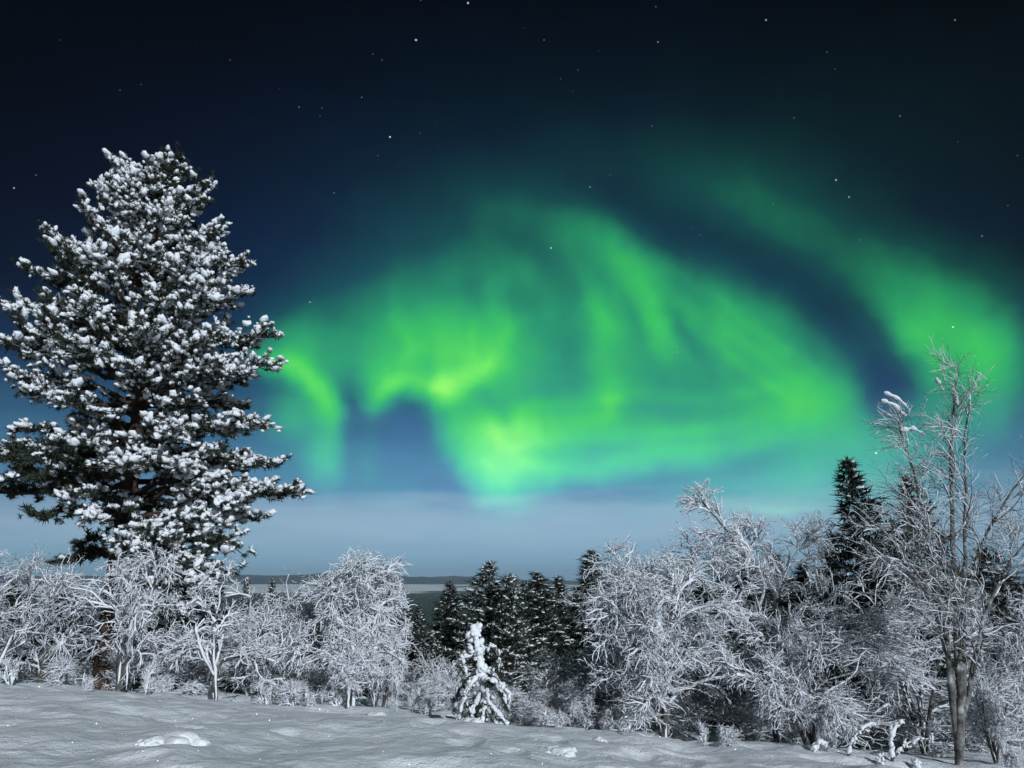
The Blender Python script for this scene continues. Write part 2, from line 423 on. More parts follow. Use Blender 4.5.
def ico(sub):
    import bmesh
    bm = bmesh.new(); bmesh.ops.create_icosphere(bm, subdivisions=sub, radius=1.0)
    v = np.array([x.co[:] for x in bm.verts]); f = np.array([[l.index for l in x.verts] for x in bm.faces]); bm.free()
    return v, f
ICO = {1: ico(1), 2: ico(2), 3: ico(3)}
def blobs_geo(g, pos, dr, size, rng, sub=2, stretch=1.25, flatten=.8, rough=.22, mat=0):
    V, F = ICO[sub]; N_ = len(pos)
    d = nrm(dr); u = nrm(np.cross(d, np.array([.2, .3, 1.0]))); w = np.cross(u, d)
    s = size[:, None, None]
    # lumps: a few random bumps plus per-vertex noise
    f = 1 + rng.normal(0, rough * .5, (N_, len(V), 1))
    for _ in range(3):
        b = nrm(rng.normal(size=(N_, 1, 3))); f = f + rough * np.maximum(0, (V[None] * b).sum(-1, keepdims=True)) ** 3 * rng.uniform(-.6, 1.3, (N_, 1, 1))
    X = V[None] * f
    W = pos[:, None] + s * (X[..., :1] * d[:, None] * stretch + X[..., 1:2] * u[:, None] + X[..., 2:] * w[:, None] * flatten)
    idx = (F[None] + (np.arange(N_) * len(V))[:, None, None]).reshape(-1, 3)
    g.add(W.reshape(-1, 3), t=idx, mat=mat)
def needles_geo(g, pos, dr, length, n, rng, width=.10, spread=1.0, mat=0, bias=0.0):
    N_ = len(pos); d = nrm(dr)
    r = nrm(rng.normal(size=(N_, n, 3)))
    v = nrm(d[:, None] * .55 + r * spread + UP * bias)
    L_ = (length[:, None, None] * rng.uniform(.7, 1.15, (N_, n, 1)))
    b0 = pos[:, None] + d[:, None] * rng.uniform(-.5, .3, (N_, n, 1)) * length[:, None, None]
    side = nrm(np.cross(v, nrm(rng.normal(size=(N_, n, 3))))) * L_ * width
    tri = np.stack([b0 - side, b0 + side, b0 + v * L_], 2).reshape(-1, 3)
    g.add(tri, t=np.arange(len(tri)).reshape(-1, 3), mat=mat)

def lumpy(g, rng, P, r0, r1, n=None, k=10, jit=.34):
    L_ = np.linalg.norm(np.diff(P, axis=0), axis=1).sum(); n = n or max(6, int(L_ / .022)); Q = resample(P, n)
    Q += rng.normal(0, .25 * r0, Q.shape) * .25
    r = np.linspace(r0, r1, n); w = rng.normal(1, jit, n); w[1:-1] = (w[:-2] + w[1:-1] * 2 + w[2:]) / 4
    w *= 1 + .22 * np.sin(np.linspace(0, n * 1.05, n) + rng.uniform(0, 6))
    r = r * np.clip(w, .5, 1.6); r[0] *= .5; r[-1] *= .55
    tubes(g, Q, r, k)

# lattice noise in numpy
_rs = np.random.RandomState(11); _tab = _rs.rand(256, 256)
def vnoise(x, y):
    xi = np.floor(x).astype(int); yi = np.floor(y).astype(int); fx = x - xi; fy = y - yi
    fx = fx * fx * (3 - 2 * fx); fy = fy * fy * (3 - 2 * fy)
    a = _tab[xi % 256, yi % 256]; b = _tab[(xi + 1) % 256, yi % 256]; c = _tab[xi % 256, (yi + 1) % 256]; d = _tab[(xi + 1) % 256, (yi + 1) % 256]
    return (a * (1 - fx) + b * fx) * (1 - fy) + (c * (1 - fx) + d * fx) * fy - .5
def fbm(x, y, o=4):
    s = 0; a = 1
    for i in range(o): s = s + a * vnoise(x * 2 ** i + 17.3 * i, y * 2 ** i + 9.1 * i); a *= .5
    return s

# ------------------------------------------------------------------ terrain
def ground_h(x, y):
    x = np.asarray(x, float); y = np.asarray(y, float)
    r = np.hypot(x, y)
    tilt = -.076 * 14 * np.tanh(x / 14) * np.clip(y / 8, 0, 1) + .75 - .086 * np.clip(y, -40, 12)
    t = 2.2 * np.log1p(np.exp(np.clip((y - 12.5) / 2.2, -30, 30)) ) ; t = np.where(y > 70, y - 12.5, t)
    drop = 90 * (1 - np.exp(-t / 430))
    near = np.clip((34 - r) / 20, 0, 1)
    rip = .05 * fbm((x * .95 + y * .3) * 1.5, (y * .95 - x * .3) * 1.7, 3)
    dune = .13 * fbm(x * .45 + 3, y * .7 + 5, 3) + .05 * fbm(x * 1.3 - y * .5 + 31, y * 1.9 + 7, 3)
    dents = -.09 * np.clip(vnoise(x * 2.3 + 40, y * 3.1 + 13) - .12, 0, 1) * 2
    big = fbm(x / 60 + 50, y / 60 + 20, 3) * 1.6 * np.clip((r - 18) / 60, 0, 1)
    vast = fbm(x / 1500 + 8, y / 1500 + 3, 4) * 26 * np.clip((y - 500) / 1500, 0, 1)
    return tilt - drop + near * (rip + dents) + dune * np.clip((60 - r) / 40, 0, 1) * np.clip(y / 4, .2, 1) + big + vast
def gz(x, y): return float(ground_h(np.array([x]), np.array([y]))[0])
def on_ground(px, Y):
    """the point of the ground in the column px at depth Y"""
    z = 0.0; x = 0.0
    py = 700.0
    for _ in range(12):
        p = at(px, py, Y); x = p[0]; z = gz(x, Y)
        # pixel row of that ground point
        v = np.array([x, Y, z - CAM_Z]); f = v[1] * math.cos(PITCH) + v[2] * math.sin(PITCH); u = -v[1] * math.sin(PITCH) + v[2] * math.cos(PITCH)
        py = 384 - FOC * u / f
    return np.array([x, Y, z]), py
def row_of(p):
    v = np.array(p, float) - np.array([0, 0, CAM_Z]); f = v[1] * math.cos(PITCH) + v[2] * math.sin(PITCH); u = -v[1] * math.sin(PITCH) + v[2] * math.cos(PITCH)
    return 512 + FOC * v[0] / f, 384 - FOC * u / f

def build_ground():
    fine = np.radians(np.linspace(-46, 46, 900)); rest = np.radians(np.linspace(46, 314, 90))[1:-1]
    az = np.concatenate([fine, rest]); na = len(az)
    rr = np.concatenate([[.4, 1, 2, 3], np.geomspace(4.2, 30, 330), np.geomspace(30, 20000, 170)[1:]]); nr = len(rr)
    RR, AA = np.meshgrid(rr, az, indexing='ij')
    X = RR * np.sin(AA); Y = RR * np.cos(AA)
    V = np.stack([X, Y, ground_h(X, Y)], -1).reshape(-1, 3)
    i = np.arange(nr - 1)[:, None] * na; j = np.arange(na)[None]; j2 = (j + 1) % na
    q = np.stack([i + j, i + na + j, i + na + j2, i + j2], -1).reshape(-1, 4)
    c = len(V); g = Geo()
    V = np.concatenate([V, [[0, 0, gz(0, 0)]]])
    jj = np.arange(na); t = np.stack([np.full(na, c), jj, (jj + 1) % na], -1)
    g.add(V, t=t, q=q)
    return structure(link('ground', g.mesh('ground', M_GROUND)))
build_ground()

def build_hills():
    m = noisy('far_forest_hills', [(.35, (.012, .018, .034)), (.62, (.030, .040, .062)), (.80, (.12, .14, .18))], .0016, .95)
    az = np.radians(np.linspace(-50, 50, 260)); rr = np.linspace(14000, 19000, 26)
    RR, AA = np.meshgrid(rr, az, indexing='ij')
    X = RR * np.sin(AA); Y = RR * np.cos(AA)
    s = (RR - 14000) / 5000
    prof = np.sin(np.clip(s, 0, 1) * math.pi) ** .7
    side = 1 / (1 + np.exp((AA - R(-1.0)) / R(2.2)))
    hgt = 85 + 130 * side + 26 * fbm(AA * 90 + 2, s * 4, 3) + 70 * fbm(AA * 14 + 2, s * 1.2, 4) * (.4 + .6 * side)
    Z = -125 + np.maximum(0, prof * hgt + 0)
    V = np.stack([X, Y, Z], -1).reshape(-1, 3); na = len(az); nr = len(rr)
    i = np.arange(nr - 1)[:, None] * na; j = np.arange(na - 1)[None]
    q = np.stack([i + j, i + na + j, i + na + j + 1, i + j + 1], -1).reshape(-1, 4)
    g = Geo(); g.add(V, q=q)
    return structure(link('hills', g.mesh('hills', m)))
build_hills()

def build_forest():
    rng = np.random.default_rng(5); n = 26000
    px = rng.uniform(-80, 1100, n); py = 584 + (rng.uniform(0, 1, n) ** 1.6) * 46
    ang = (py - 579.5) / FOC
    Y = np.clip(80 / ang, 170, 6500) * rng.uniform(.85, 1.15, n)
    X = (px - 512) / FOC * Y * 1.04
    keep = (fbm(X / 700 + 3, Y / 700, 3) > -.28) & (Y < 4300 + 500 * fbm(X / 500 + 9, Y * 0, 3))
    X, Y = X[keep], Y[keep]; n = len(X)
    Z = ground_h(X, Y) - .3
    H_ = rng.uniform(5.5, 11, n); W_ = H_ * rng.uniform(.16, .26, n)
    g = Geo(); k = 6; a = np.arange(k) * 2 * math.pi / k
    # two ragged cones per tree
    for z0, z1, w in ((.06, .62, 1.0), (.4, 1.0, .66)):
        ring = np.stack([np.cos(a)[None] * (W_ * w)[:, None] * rng.uniform(.7, 1.2, (n, k)), np.sin(a)[None] * (W_ * w)[:, None] * rng.uniform(.7, 1.2, (n, k)), (H_ * z0)[:, None] + rng.uniform(-.06, .06, (n, k)) * H_[:, None]], -1)
        tip = np.stack([np.zeros(n), np.zeros(n), H_ * z1], -1)[:, None]
        V = np.concatenate([ring, tip], 1) + np.stack([X, Y, Z], -1)[:, None]
        j = np.arange(k); f = np.stack([j, (j + 1) % k, np.full(k, k)], -1)
        g.add(V.reshape(-1, 3), t=(f[None] + (np.arange(n) * (k + 1))[:, None, None]).reshape(-1, 3))
    m = noisy('far_conifers', [(.40, (.014, .018, .018)), (.62, (.035, .042, .042)), (.78, (.18, .20, .22))], .25, .8)
    o = link('forest', g.mesh('forest', m, smooth=False)); o['kind'] = 'stuff'
    o['label'] = 'dark conifer forest covering the valley below the snowy slope'; o['category'] = 'forest'
build_forest()

def build_haze():
    g = Geo(); a, b, z0, z1 = -20600, 20600, -190, 260
    v = [(a, a, z0), (b, a, z0), (b, b, z0), (a, b, z0), (a, a, z1), (b, a, z1), (b, b, z1), (a, b, z1)]
    g.add(v, q=[(0, 3, 2, 1), (4, 5, 6, 7), (0, 1, 5, 4), (1, 2, 6, 5), (2, 3, 7, 6), (3, 0, 4, 7)])
    m = bpy.data.materials.new('night_haze'); m.use_nodes = True; t = m.node_tree; t.nodes.clear()
    o = t.nodes.new('ShaderNodeOutputMaterial'); v_ = t.nodes.new('ShaderNodeVolumePrincipled')
    v_.inputs['Color'].default_value = (.62, .78, .95, 1); v_.inputs['Density'].default_value = 3.8e-5; v_.inputs['Anisotropy'].default_value = 0.0
    t.links.new(v_.outputs[0], o.inputs['Volume'])
    ob = link('haze', g.mesh('haze', m, smooth=False)); ob['kind'] = 'stuff'; ob['label'] = 'thin pale night haze over the valley'; ob['category'] = 'haze'
build_haze()

# ------------------------------------------------------------------ the big snowy pine
def curve_from_px(pts, Y):
    """pixel outline points -> world points; each entry (px, py[, dy]) at depth Y + dy"""
    return np.array([at(p[0], p[1], Y + (p[2] if len(p) > 2 else 0)) for p in pts])
def resample(P, n):
    P = np.asarray(P, float); s = np.concatenate([[0], np.cumsum(np.linalg.norm(np.diff(P, axis=0), axis=1))])
    u = np.linspace(0, s[-1], n)
    # catmull-like smoothing by interpolating then averaging
    Q = np.stack([np.interp(u, s, P[:, i]) for i in range(3)], -1)
    for _ in range(2): Q[1:-1] = .25 * Q[:-2] + .5 * Q[1:-1] + .25 * Q[2:]
    return Q

def big_pine():
    rng = np.random.default_rng(3)
    Y0 = 13.0
    base, _ = on_ground(106, Y0)
    T = np.vstack([base - [0, 0, .15], curve_from_px([(112, 610), (122, 540), (131, 470), (142, 400), (150, 300), (154, 220), (156, 166)], Y0)])
    TR = resample(T, 24)
    zt = TR[:, 2]
    def trunk_at(z): return np.array([np.interp(z, zt, TR[:, 0]), np.interp(z, zt, TR[:, 1]), z])
    zb, ztop = zt[0], zt[-1]
    rad = lambda z: .185 * (1 - np.clip((z - zb) / (ztop - zb), 0, 1)) ** .75 + .02
    root = thing('pine_tree', 'tall old pine laden with snow, its broad crown filling the left of the picture', 'tree', base)
    g = Geo(); tubes(g, TR, np.array([rad(z) for z in zt]) * (1 + .35 * np.exp(-(zt - zb) / .35)), k=14)
    link('trunk', g.mesh('trunk', M_PBARK, base), root)
    # outline of the crown, pixel rows -> left and right edge
    rows = [(150, 136, 184), (165, 122, 192), (190, 106, 208), (220, 90, 224), (250, 66, 232), (290, 40, 236), (320, 28, 238), (350, 20, 244), (380, 20, 246), (410, 26, 254), (440, 14, 258),
            (470, -22, 272), (500, -34, 280), (525, 6, 258), (550, 40, 232), (575, 70, 216), (600, 96, 214), (625, 110, 208)]
    zr = np.array([at(155, r[0], Y0)[2] for r in rows])[::-1]
    xl = np.array([at(r[1], r[0], Y0)[0] for r in rows])[::-1]; xr = np.array([at(r[2], r[0], Y0)[0] for r in rows])[::-1]
    def reach(z, ph):
        c = trunk_at(z)[0]; a = max(.1, c - np.interp(z, zr, xl)); b = max(.1, np.interp(z, zr, xr) - c)
        d = (a + b) / 2 * .92
        w = b if math.cos(ph) > 0 else a
        return 1 / math.sqrt((math.cos(ph) / w) ** 2 + (math.sin(ph) / d) ** 2)
    limbs = []
    z0 = at(130, 585, Y0)[2]
    def add_limb(h0, tip, sag):
        s = trunk_at(h0); n = 10; u = np.linspace(0, 1, n)[:, None]
        mid = s * (1 - u) + tip * u
        bend = np.sin(u * math.pi) * sag
        P = mid + np.array([0, 0, 1.0]) * bend
        P[1:-1] += rng.normal(0, .05, (n - 2, 3))
        limbs.append(P)
    ga = 2.39996
    nl = 104
    for i in range(nl):
        f = i / (nl - 1); f = f ** 1.02
        ph = i * ga + rng.normal(0, .25)
        zt_ = z0 + (ztop - .1 - z0) * f                     # height of the tip
        rl = reach(zt_, ph) * rng.uniform(.80, .97)
        rise = (-.10 + .75 * f ** 1.2) * rl
        h0 = zt_ - rise
        h0 = min(max(h0, z0 + .1), ztop - .25)
        if f < .16 and math.cos(ph) < .1: continue
        c = trunk_at(zt_)
        tip = np.array([c[0] + rl * math.cos(ph), c[1] + rl * math.sin(ph), zt_])
        add_limb(h0, tip, (.10 * rl * (1 - f) if f < .5 else -.10 * rl))
    # boughs one can tell apart in the picture
    for (px, py, dy, h) in [(273, 334, -.2, 372), (268, 366, -.5, 400), (298, 492, -.4, 500), (280, 464, .3, 470), (262, 428, -.8, 440), (244, 292, 0, 330), (241, 262, -.4, 300), (8, 306, 0, 345),
            (6, 345, -.3, 380), (50, 238, 0, 290), (100, 192, 0, 230), (32, 272, .2, 315), (-30, 455, -.3, 460), (-40, 495, .3, 500), (30, 515, -.9, 520), (236, 548, -.7, 520), (205, 590, -.8, 540), (185, 615, -.5, 560), (222, 575, -.2, 540),
            (126, 164, 0, 205), (180, 158, 0, 205), (166, 158, .3, 200), (60, 560, .6, 555), (75, 545, -.4, 545), (236, 520, .4, 520), (210, 182, 0, 230), (88, 520, -1.3, 520), (134, 548, -1.3, 535), (60, 500, -1.2, 500), (165, 540, -1.4, 530), (182, 470, -1.3, 460), (30, 480, -1.0, 480), (150, 585, -1.1, 565)]:
        tip = at(px, py, Y0 + dy); h0 = at(140, h, Y0)[2]
        add_limb(h0, tip, .08)
    pos, dr, sz, sn = [], [], [], []
    gb = Geo(); big_limbs = []
    for P in limbs:
        Ln = np.linalg.norm(P[-1] - P[0])
        r0 = .018 + .020 * Ln
        low = P[0, 2] < z0 + 2.6 and Ln > 1.3
        if low and len(big_limbs) < 22:
            gl = Geo(); tubes(gl, P, np.linspace(r0 * 1.05, .012, len(P)), k=7); big_limbs.append(gl)
        else: tubes(gb, P, np.linspace(r0, .010, len(P)), k=5)
        ns = int(6 + Ln * 8.5)
        for k in range(ns):
            t = .16 + .84 * (k + rng.uniform(0, .8)) / ns
            if Ln > 1.6 and t < .34 and rng.random() < .6: continue
            q = t * (len(P) - 1); i0 = int(min(q, len(P) - 2)); c = P[i0] + (P[i0 + 1] - P[i0]) * (q - i0)
            d = nrm(P[min(i0 + 1, len(P) - 1)] - P[i0]); side = nrm(np.cross(d, UP)) * (1 if k % 2 else -1)
            dd = nrm(d * .75 + side * rng.uniform(.3, 1.0) + UP * rng.uniform(-.25, .40))
            ls = min(.95, (.18 + .30 * Ln * (1 - t * .72)) * rng.uniform(.55, 1.1))
            e = c + dd * ls + UP * .05 * ls
            if ls > .3: tubes(gb, np.array([c, (c + e) / 2 - UP * .02, e]), np.array([.010, .008, .005]), k=3)
            m = max(1, int(ls / .082))
            for j in range(m):
                s = (j + .6) / m
                pos.append(c + (e - c) * s + rng.normal(0, .035, 3) + UP * .02); dr.append(dd + rng.normal(0, .35, 3) + UP * .25)
                sz.append(rng.uniform(.042, .078))
        for s in np.linspace(.72, 1, 4):
            q = s * (len(P) - 1); i0 = int(min(q, len(P) - 2)); pos.append(P[i0] + (P[i0 + 1] - P[i0]) * (q - i0) + UP * .03); dr.append(P[-1] - P[-2] + UP * .3); sz.append(rng.uniform(.055, .08))
    pos = np.array(pos); dr = nrm(np.array(dr)); sz = np.array(sz)
    print('pine tufts', len(pos))
    gn = Geo()
    needles_geo(gn, pos, dr, sz * 1.65, 28, rng, .10, 1.0)
    crown = link('crown', gn.mesh('crown', M_NEEDLE, base, smooth=False), root)
    link('twigs', gb.mesh('twigs', M_PBARK, base), crown)
    # snow lies on the clumps, less of it deep inside and low on the left
    cz = (pos[:, 2] - z0) / (ztop - z0)
    ax = np.interp(pos[:, 2], zt, TR[:, 0]); ay = np.interp(pos[:, 2], zt, TR[:, 1])
    hid = np.exp(-np.hypot(pos[:, 0] - ax, pos[:, 1] - ay) / .5)
    patch = fbm(pos[:, 0] * 1.1 + pos[:, 2] * .7, pos[:, 2] * 1.2 + pos[:, 1], 3)
    p = .80 - .38 * hid + .9 * patch - .16 * (pos[:, 0] < ax - .5)
    p -= np.where((cz < .36) & (pos[:, 0] < ax + .2), .38, 0) + np.where(cz < .2, .05, 0)
    on = rng.random(len(pos)) < p
    # rime stands on the upper needles too
    gs = Geo(); needles_geo(gs, pos[on] + UP * .02, dr[on], sz[on] * 1.35, 16, rng, .13, .9, 0, .55)
    blobs_geo(gs, pos[on] + UP * sz[on, None] * .42 + dr[on] * sz[on, None] * .4, dr[on], sz[on] * rng.uniform(.42, 1.02, on.sum()) ** 1.15, rng, 2, 1.4, .66, .5)
    # second, smaller cap beside the first: the knobbly look of rime
    o2 = on & (rng.random(len(pos)) < .7)
    blobs_geo(gs, pos[o2] + UP * sz[o2, None] * .25 + rng.normal(0, 1, (o2.sum(), 3)) * sz[o2, None] * .8, dr[o2] + rng.normal(0, .5, (o2.sum(), 3)), sz[o2] * rng.uniform(.35, .65, o2.sum()), rng, 1, 1.25, .8, .3)
    link('snow', gs.mesh('snow', M_SNOW, base), crown)
    for gl in big_limbs: link('branch', gl.mesh('branch', M_PBARK, base), root)
    return root
big_pine()

# ------------------------------------------------------------------ conifers down the slope
def conifer_meshes(seed, H, W, kind, snow):
    """meshes of one conifer standing at the origin: trunk, crown, snow. kind: 'spruce' (narrow, drooping tiers) or 'pine' (fuller, rising)"""
    rng = np.random.default_rng(seed)
    gt = Geo(); lean = rng.normal(0, .006, 2) * H
    n = 9; u = np.linspace(0, 1, n); P = np.stack([lean[0] * u ** 2, lean[1] * u ** 2, H * u * .99 - .3 * (1 - u)], -1)
    tubes(gt, P, .012 * H * (1 - u) + .012, k=8)
    pos, dr, sz = [], [], []
    nb = int(H * (15 if kind == 'spruce' else 12))
    for i in range(nb):
        f = .06 + .93 * (i + rng.uniform(0, 1)) / nb
        ph = i * 2.39996 + rng.normal(0, .4)
        prof = ((1 - f) ** .82 + .03) if kind == 'spruce' else ((1 - f ** 1.45) ** .9 * .95 + .03)
        prof *= .75 + .3 * min(1, f / .15)
        L0 = W / 2 * prof * rng.uniform(.62, 1.12)
        up = (-.30 + .62 * f) if kind == 'spruce' else (-.05 + .7 * f)
        d = np.array([math.cos(ph), math.sin(ph), up])
        c = np.array([lean[0] * f * f, lean[1] * f * f, H * f])
        m = max(2, int(L0 / .11))
        tip_up = .16 * L0 if kind == 'spruce' else .1 * L0
        for j in range(m):
            s = (j + .9) / m
            if s < .15: continue
            q = c + d * L0 * s + UP * tip_up * s * s
            side = np.array([-d[1], d[0], 0])
            wv = .26 * L0 * (1 - s) + .06
            for sd in ((-1, 1) if s < .9 else (0,)):
                pos.append(q + side * sd * wv * rng.uniform(.3, 1.0) + rng.normal(0, .03, 3)); dr.append(nrm(d + side * sd * .7 + rng.normal(0, .2, 3))); sz.append(rng.uniform(.07, .115) * (1.1 if kind == 'spruce' else 1.05))
    for s in np.linspace(.90, 1.0, 5): pos.append(np.array([lean[0] * s * s, lean[1] * s * s, H * s])); dr.append(UP + 0); sz.append(.06)
    pos = np.array(pos); dr = np.array(dr); sz = np.array(sz)
    gn = Geo(); needles_geo(gn, pos, dr, sz * 2.0, 15, rng, .10, .85)
    on = rng.random(len(pos)) < snow * (1 + 1.2 * fbm(pos[:, 0] * 2 + pos[:, 2], pos[:, 2] * 2 + pos[:, 1], 2))
    blobs_geo(gn, pos[on] + UP * sz[on, None] * .45, dr[on], sz[on] * rng.uniform(.28, .62, on.sum()), rng, 1, 1.6, .6, .4, 1)
    fr = rng.random(len(pos)) < min(.9, snow * 1.5); needles_geo(gn, pos[fr] + UP * .02, dr[fr], sz[fr] * 1.5, 4, rng, .09, .8, 1, .4)      # rime on the upper needles
    print('conifer', kind, len(pos), on.sum())
    return gt.mesh('trunk', M_PBARK), gn.mesh('crown', [M_NEEDLE_D if kind == 'spruce' else M_NEEDLE, M_SNOW])
CON = {}
for nm, H, W, kind, snow, seed in [('narrow', 7.0, 2.3, 'spruce', .32, 1), ('broad', 6.5, 2.9, 'spruce', .42, 2), ('dark', 7.5, 2.6, 'spruce', .26, 3), ('pine', 6.0, 3.2, 'pine', .62, 4), ('grey', 5.5, 2.9, 'pine', .75, 6)]:
    CON[nm] = (conifer_meshes(seed, H, W, kind, snow), H, W)
def conifer(kind, px, top, width, Y, label, group=None, rot=0.0, name=None):
    """px: column; top: pixel row of its tip; width: pixels across at its widest"""
    (mt, mc), H, W = CON[kind]
    tip = at(px, top, Y); base = np.array([tip[0], Y, gz(tip[0], Y)])      # the trunk stands plumb under its tip
    h = tip[2] - base[2]
    w = width / FOC * Y * 1.6
    r = thing(name or ('spruce_tree' if kind in ('narrow', 'broad', 'dark') else 'pine_tree'), label, 'tree', base - [0, 0, .1], group)
    r.scale = (w / W, w / W, h / H); r.rotation_euler = (0, 0, rot)
    link('trunk', mt, r); link('crown', mc, r)
    return r
GC = 'dark conifers standing down the slope'
for i, a in enumerate([
    ('pine', 490, 560, 76, 27, 'full bushy conifer flecked with snow, right behind the snow-caked sapling'),
    ('grey', 512, 572, 52, 25.5, 'snow-flecked conifer against the right side of the bushy one behind the sapling'),
    ('narrow', 591, 549, 58, 33, 'slender spruce, its sharp tip alone above the horizon in mid picture'),
    ('broad', 538, 571, 76, 33, 'broad grey-green spruce between the bushy conifer behind the sapling and the sharp slender one'),
    ('dark', 521, 580, 30, 40, 'thin dark spruce top wedged behind the two bushy conifers of the gap'),
    ('dark', 562, 575, 52, 39, 'dark conical spruce just left of the tall slender spruce with the sharp tip'),
    ('dark', 577, 590, 36, 36, 'low dark spruce tucked against the left foot of the tall slender spruce'),
    ('dark', 446, 580, 46, 37, 'dark spruce with a sharp tip, left of the bushy conifers behind the sapling'),
    ('broad', 458, 592, 44, 31, 'grey-green spruce standing close before the dark one left of the sapling'),
    ('dark', 421, 603, 26, 45, 'small dark spruce beside the arching birch crown, against the valley forest'),
    ('broad', 408, 602, 34, 33, 'dusky spruce half hidden by the drooping right side of the white weeping birch'),
    ('grey', 432, 628, 40, 27, 'low frosted conifer in front of the dark ones, left of the sapling'),
    ('narrow', 273, 578, 18, 45, 'little dark spruce tip poking up before the white lake, left of the weeping birch'),
    ('grey', 247, 576, 20, 38, 'little frosted conifer tip poking above the birches, right of the big pine'),
    ('dark', 376, 583, 22, 40, 'dark spruce tip showing behind the right shoulder of the weeping birch'),
    ('dark', 855, 456, 92, 23, 'tall dark spruce with layered boughs, sharp against the green glow beside the tall bare birch'),
    ('dark', 802, 562, 76, 27, 'dark spruce at the left foot of the tall layered spruce'),
    ('broad', 828, 540, 66, 25, 'dark spruce pressed against the left side of the tall layered spruce'),
    ('pine', 905, 474, 80, 20, 'dark broad pine right behind the stems of the tall bare birch'),
    ('dark', 776, 552, 66, 31, 'dark spruce behind the wind-bent birch tips, right of its leaning stem'),
    ('dark', 738, 552, 70, 33, 'dark spruce behind the wind-bent birch with the curled tip'),
    ('dark', 700, 572, 44, 36, 'dark spruce behind the round bushy birch, on its right'),
    ('broad', 720, 560, 40, 39, 'slim dark spruce tip between two birch crowns right of mid picture'),
    ('dark', 640, 566, 46, 37, 'dark spruce hidden behind the round bushy birch'),
    ('pine', 985, 545, 110, 17, 'dark wide pine filling the edge behind the trunk of the tall bare birch'),
    ('pine', 935, 560, 100, 18.5, 'dark pine low behind the tall bare birch, on its left'),
    ('dark', 1035, 470, 60, 18, 'dark pine cut off by the right edge of the picture'),
    ('pine', 190, 552, 84, 14.2, 'dense snowy young pine tucked under the right boughs of the big pine'),
    ('pine', 215, 608, 70, 15.0, 'low dark bushy pine behind the crooked white bough at the foot of the big pine'),
    ('pine', 60, 590, 90, 19, 'dark conifer behind the frosted thicket under the big pine'),
    ('dark', 12, 580, 60, 21, 'dark conifer at the left edge behind the frosted thicket'),
    ('pine', 310, 618, 50, 17.5, 'dark bushy pine in among the birches left of the weeping birch'),
    ]):
    conifer(*a[:6], group=GC, rot=i * 1.9)

# ------------------------------------------------------------------ frosted birches and shrubs
def sample(P, Rd, t):
    """P (n,..) curves, row index array i implied: P (T,n,3), t (T,) -> point, tangent, radius"""
    n = P.shape[1]; q = np.clip(t, 0, 1) * (n - 1); i = np.minimum(q.astype(int), n - 2); f = (q - i)[:, None]
    a = np.arange(len(P)); p0 = P[a, i]; p1 = P[a, i + 1]
    return p0 + (p1 - p0) * f, nrm(p1 - p0), Rd[a, i] * (1 - f[:, 0]) + Rd[a, i + 1] * f[:, 0]
def grow(rng, P, Rd, count, t0, t1, ln, ln_tip, spread, n, droop, wind, wig, rscale, rmin, up0=0.0):
    """children of the curves P: count each, between t0 and t1 of the parent; ln length near t0, ln_tip near t1"""
    T = len(P); idx = np.repeat(np.arange(T), count)
    t = t0 + (t1 - t0) * ((np.tile(np.arange(count), T) + rng.uniform(0, 1, T * count)) / count)
    c, d, r = sample(P[idx], Rd[idx], t)
    m = len(idx)
    u = nrm(np.cross(d, nrm(rng.normal(size=(m, 3)))))
    a = spread * rng.uniform(.6, 1.25, m)
    dd = nrm(d * np.cos(a)[:, None] + u * np.sin(a)[:, None] + UP * up0)
    L_ = (ln + (ln_tip - ln) * (t - t0) / max(1e-6, t1 - t0)) * rng.uniform(.55, 1.2, m)
    Q = np.zeros((m, n, 3)); Q[:, 0] = c
    step = (L_ / (n - 1))[:, None]
    for k in range(1, n):
        Q[:, k] = Q[:, k - 1] + dd * step
        dd = nrm(dd + (np.array([0, 0, -1.0]) * droop + np.asarray(wind)) * step * (.5 + k / n) + rng.normal(0, wig, (m, 3)))
    r0 = np.maximum(r * rscale, rmin)
    RR = np.maximum(r0[:, None] * np.linspace(1, .35, n)[None], rmin * .6)
    return Q, RR
def snow_on(g, rng, P, Rd, a, b, k, side=(0.35, -.35, .75), off=.7, gap=.0):
    """snow lying along curves: a tube set off towards the sky and the side the wind blew from"""
    T, n, _ = P.shape
    lump = rng.uniform(.45, 1.25, (T, n)); lump[:, 1:-1] = (lump[:, :-2] + lump[:, 1:-1] * 1.6 + lump[:, 2:]) / 3.6
    rs = (Rd * a + b) * lump
    if gap > 0:
        hole = rng.random((T, n)) < gap; rs = np.where(hole, rs * .35, rs)
    rs[:, -1] *= .6
    c = P + nrm(np.asarray(side)) * (Rd * .75 + rs * off - rs * .25)[..., None]
    tubes(g, c, rs, k)
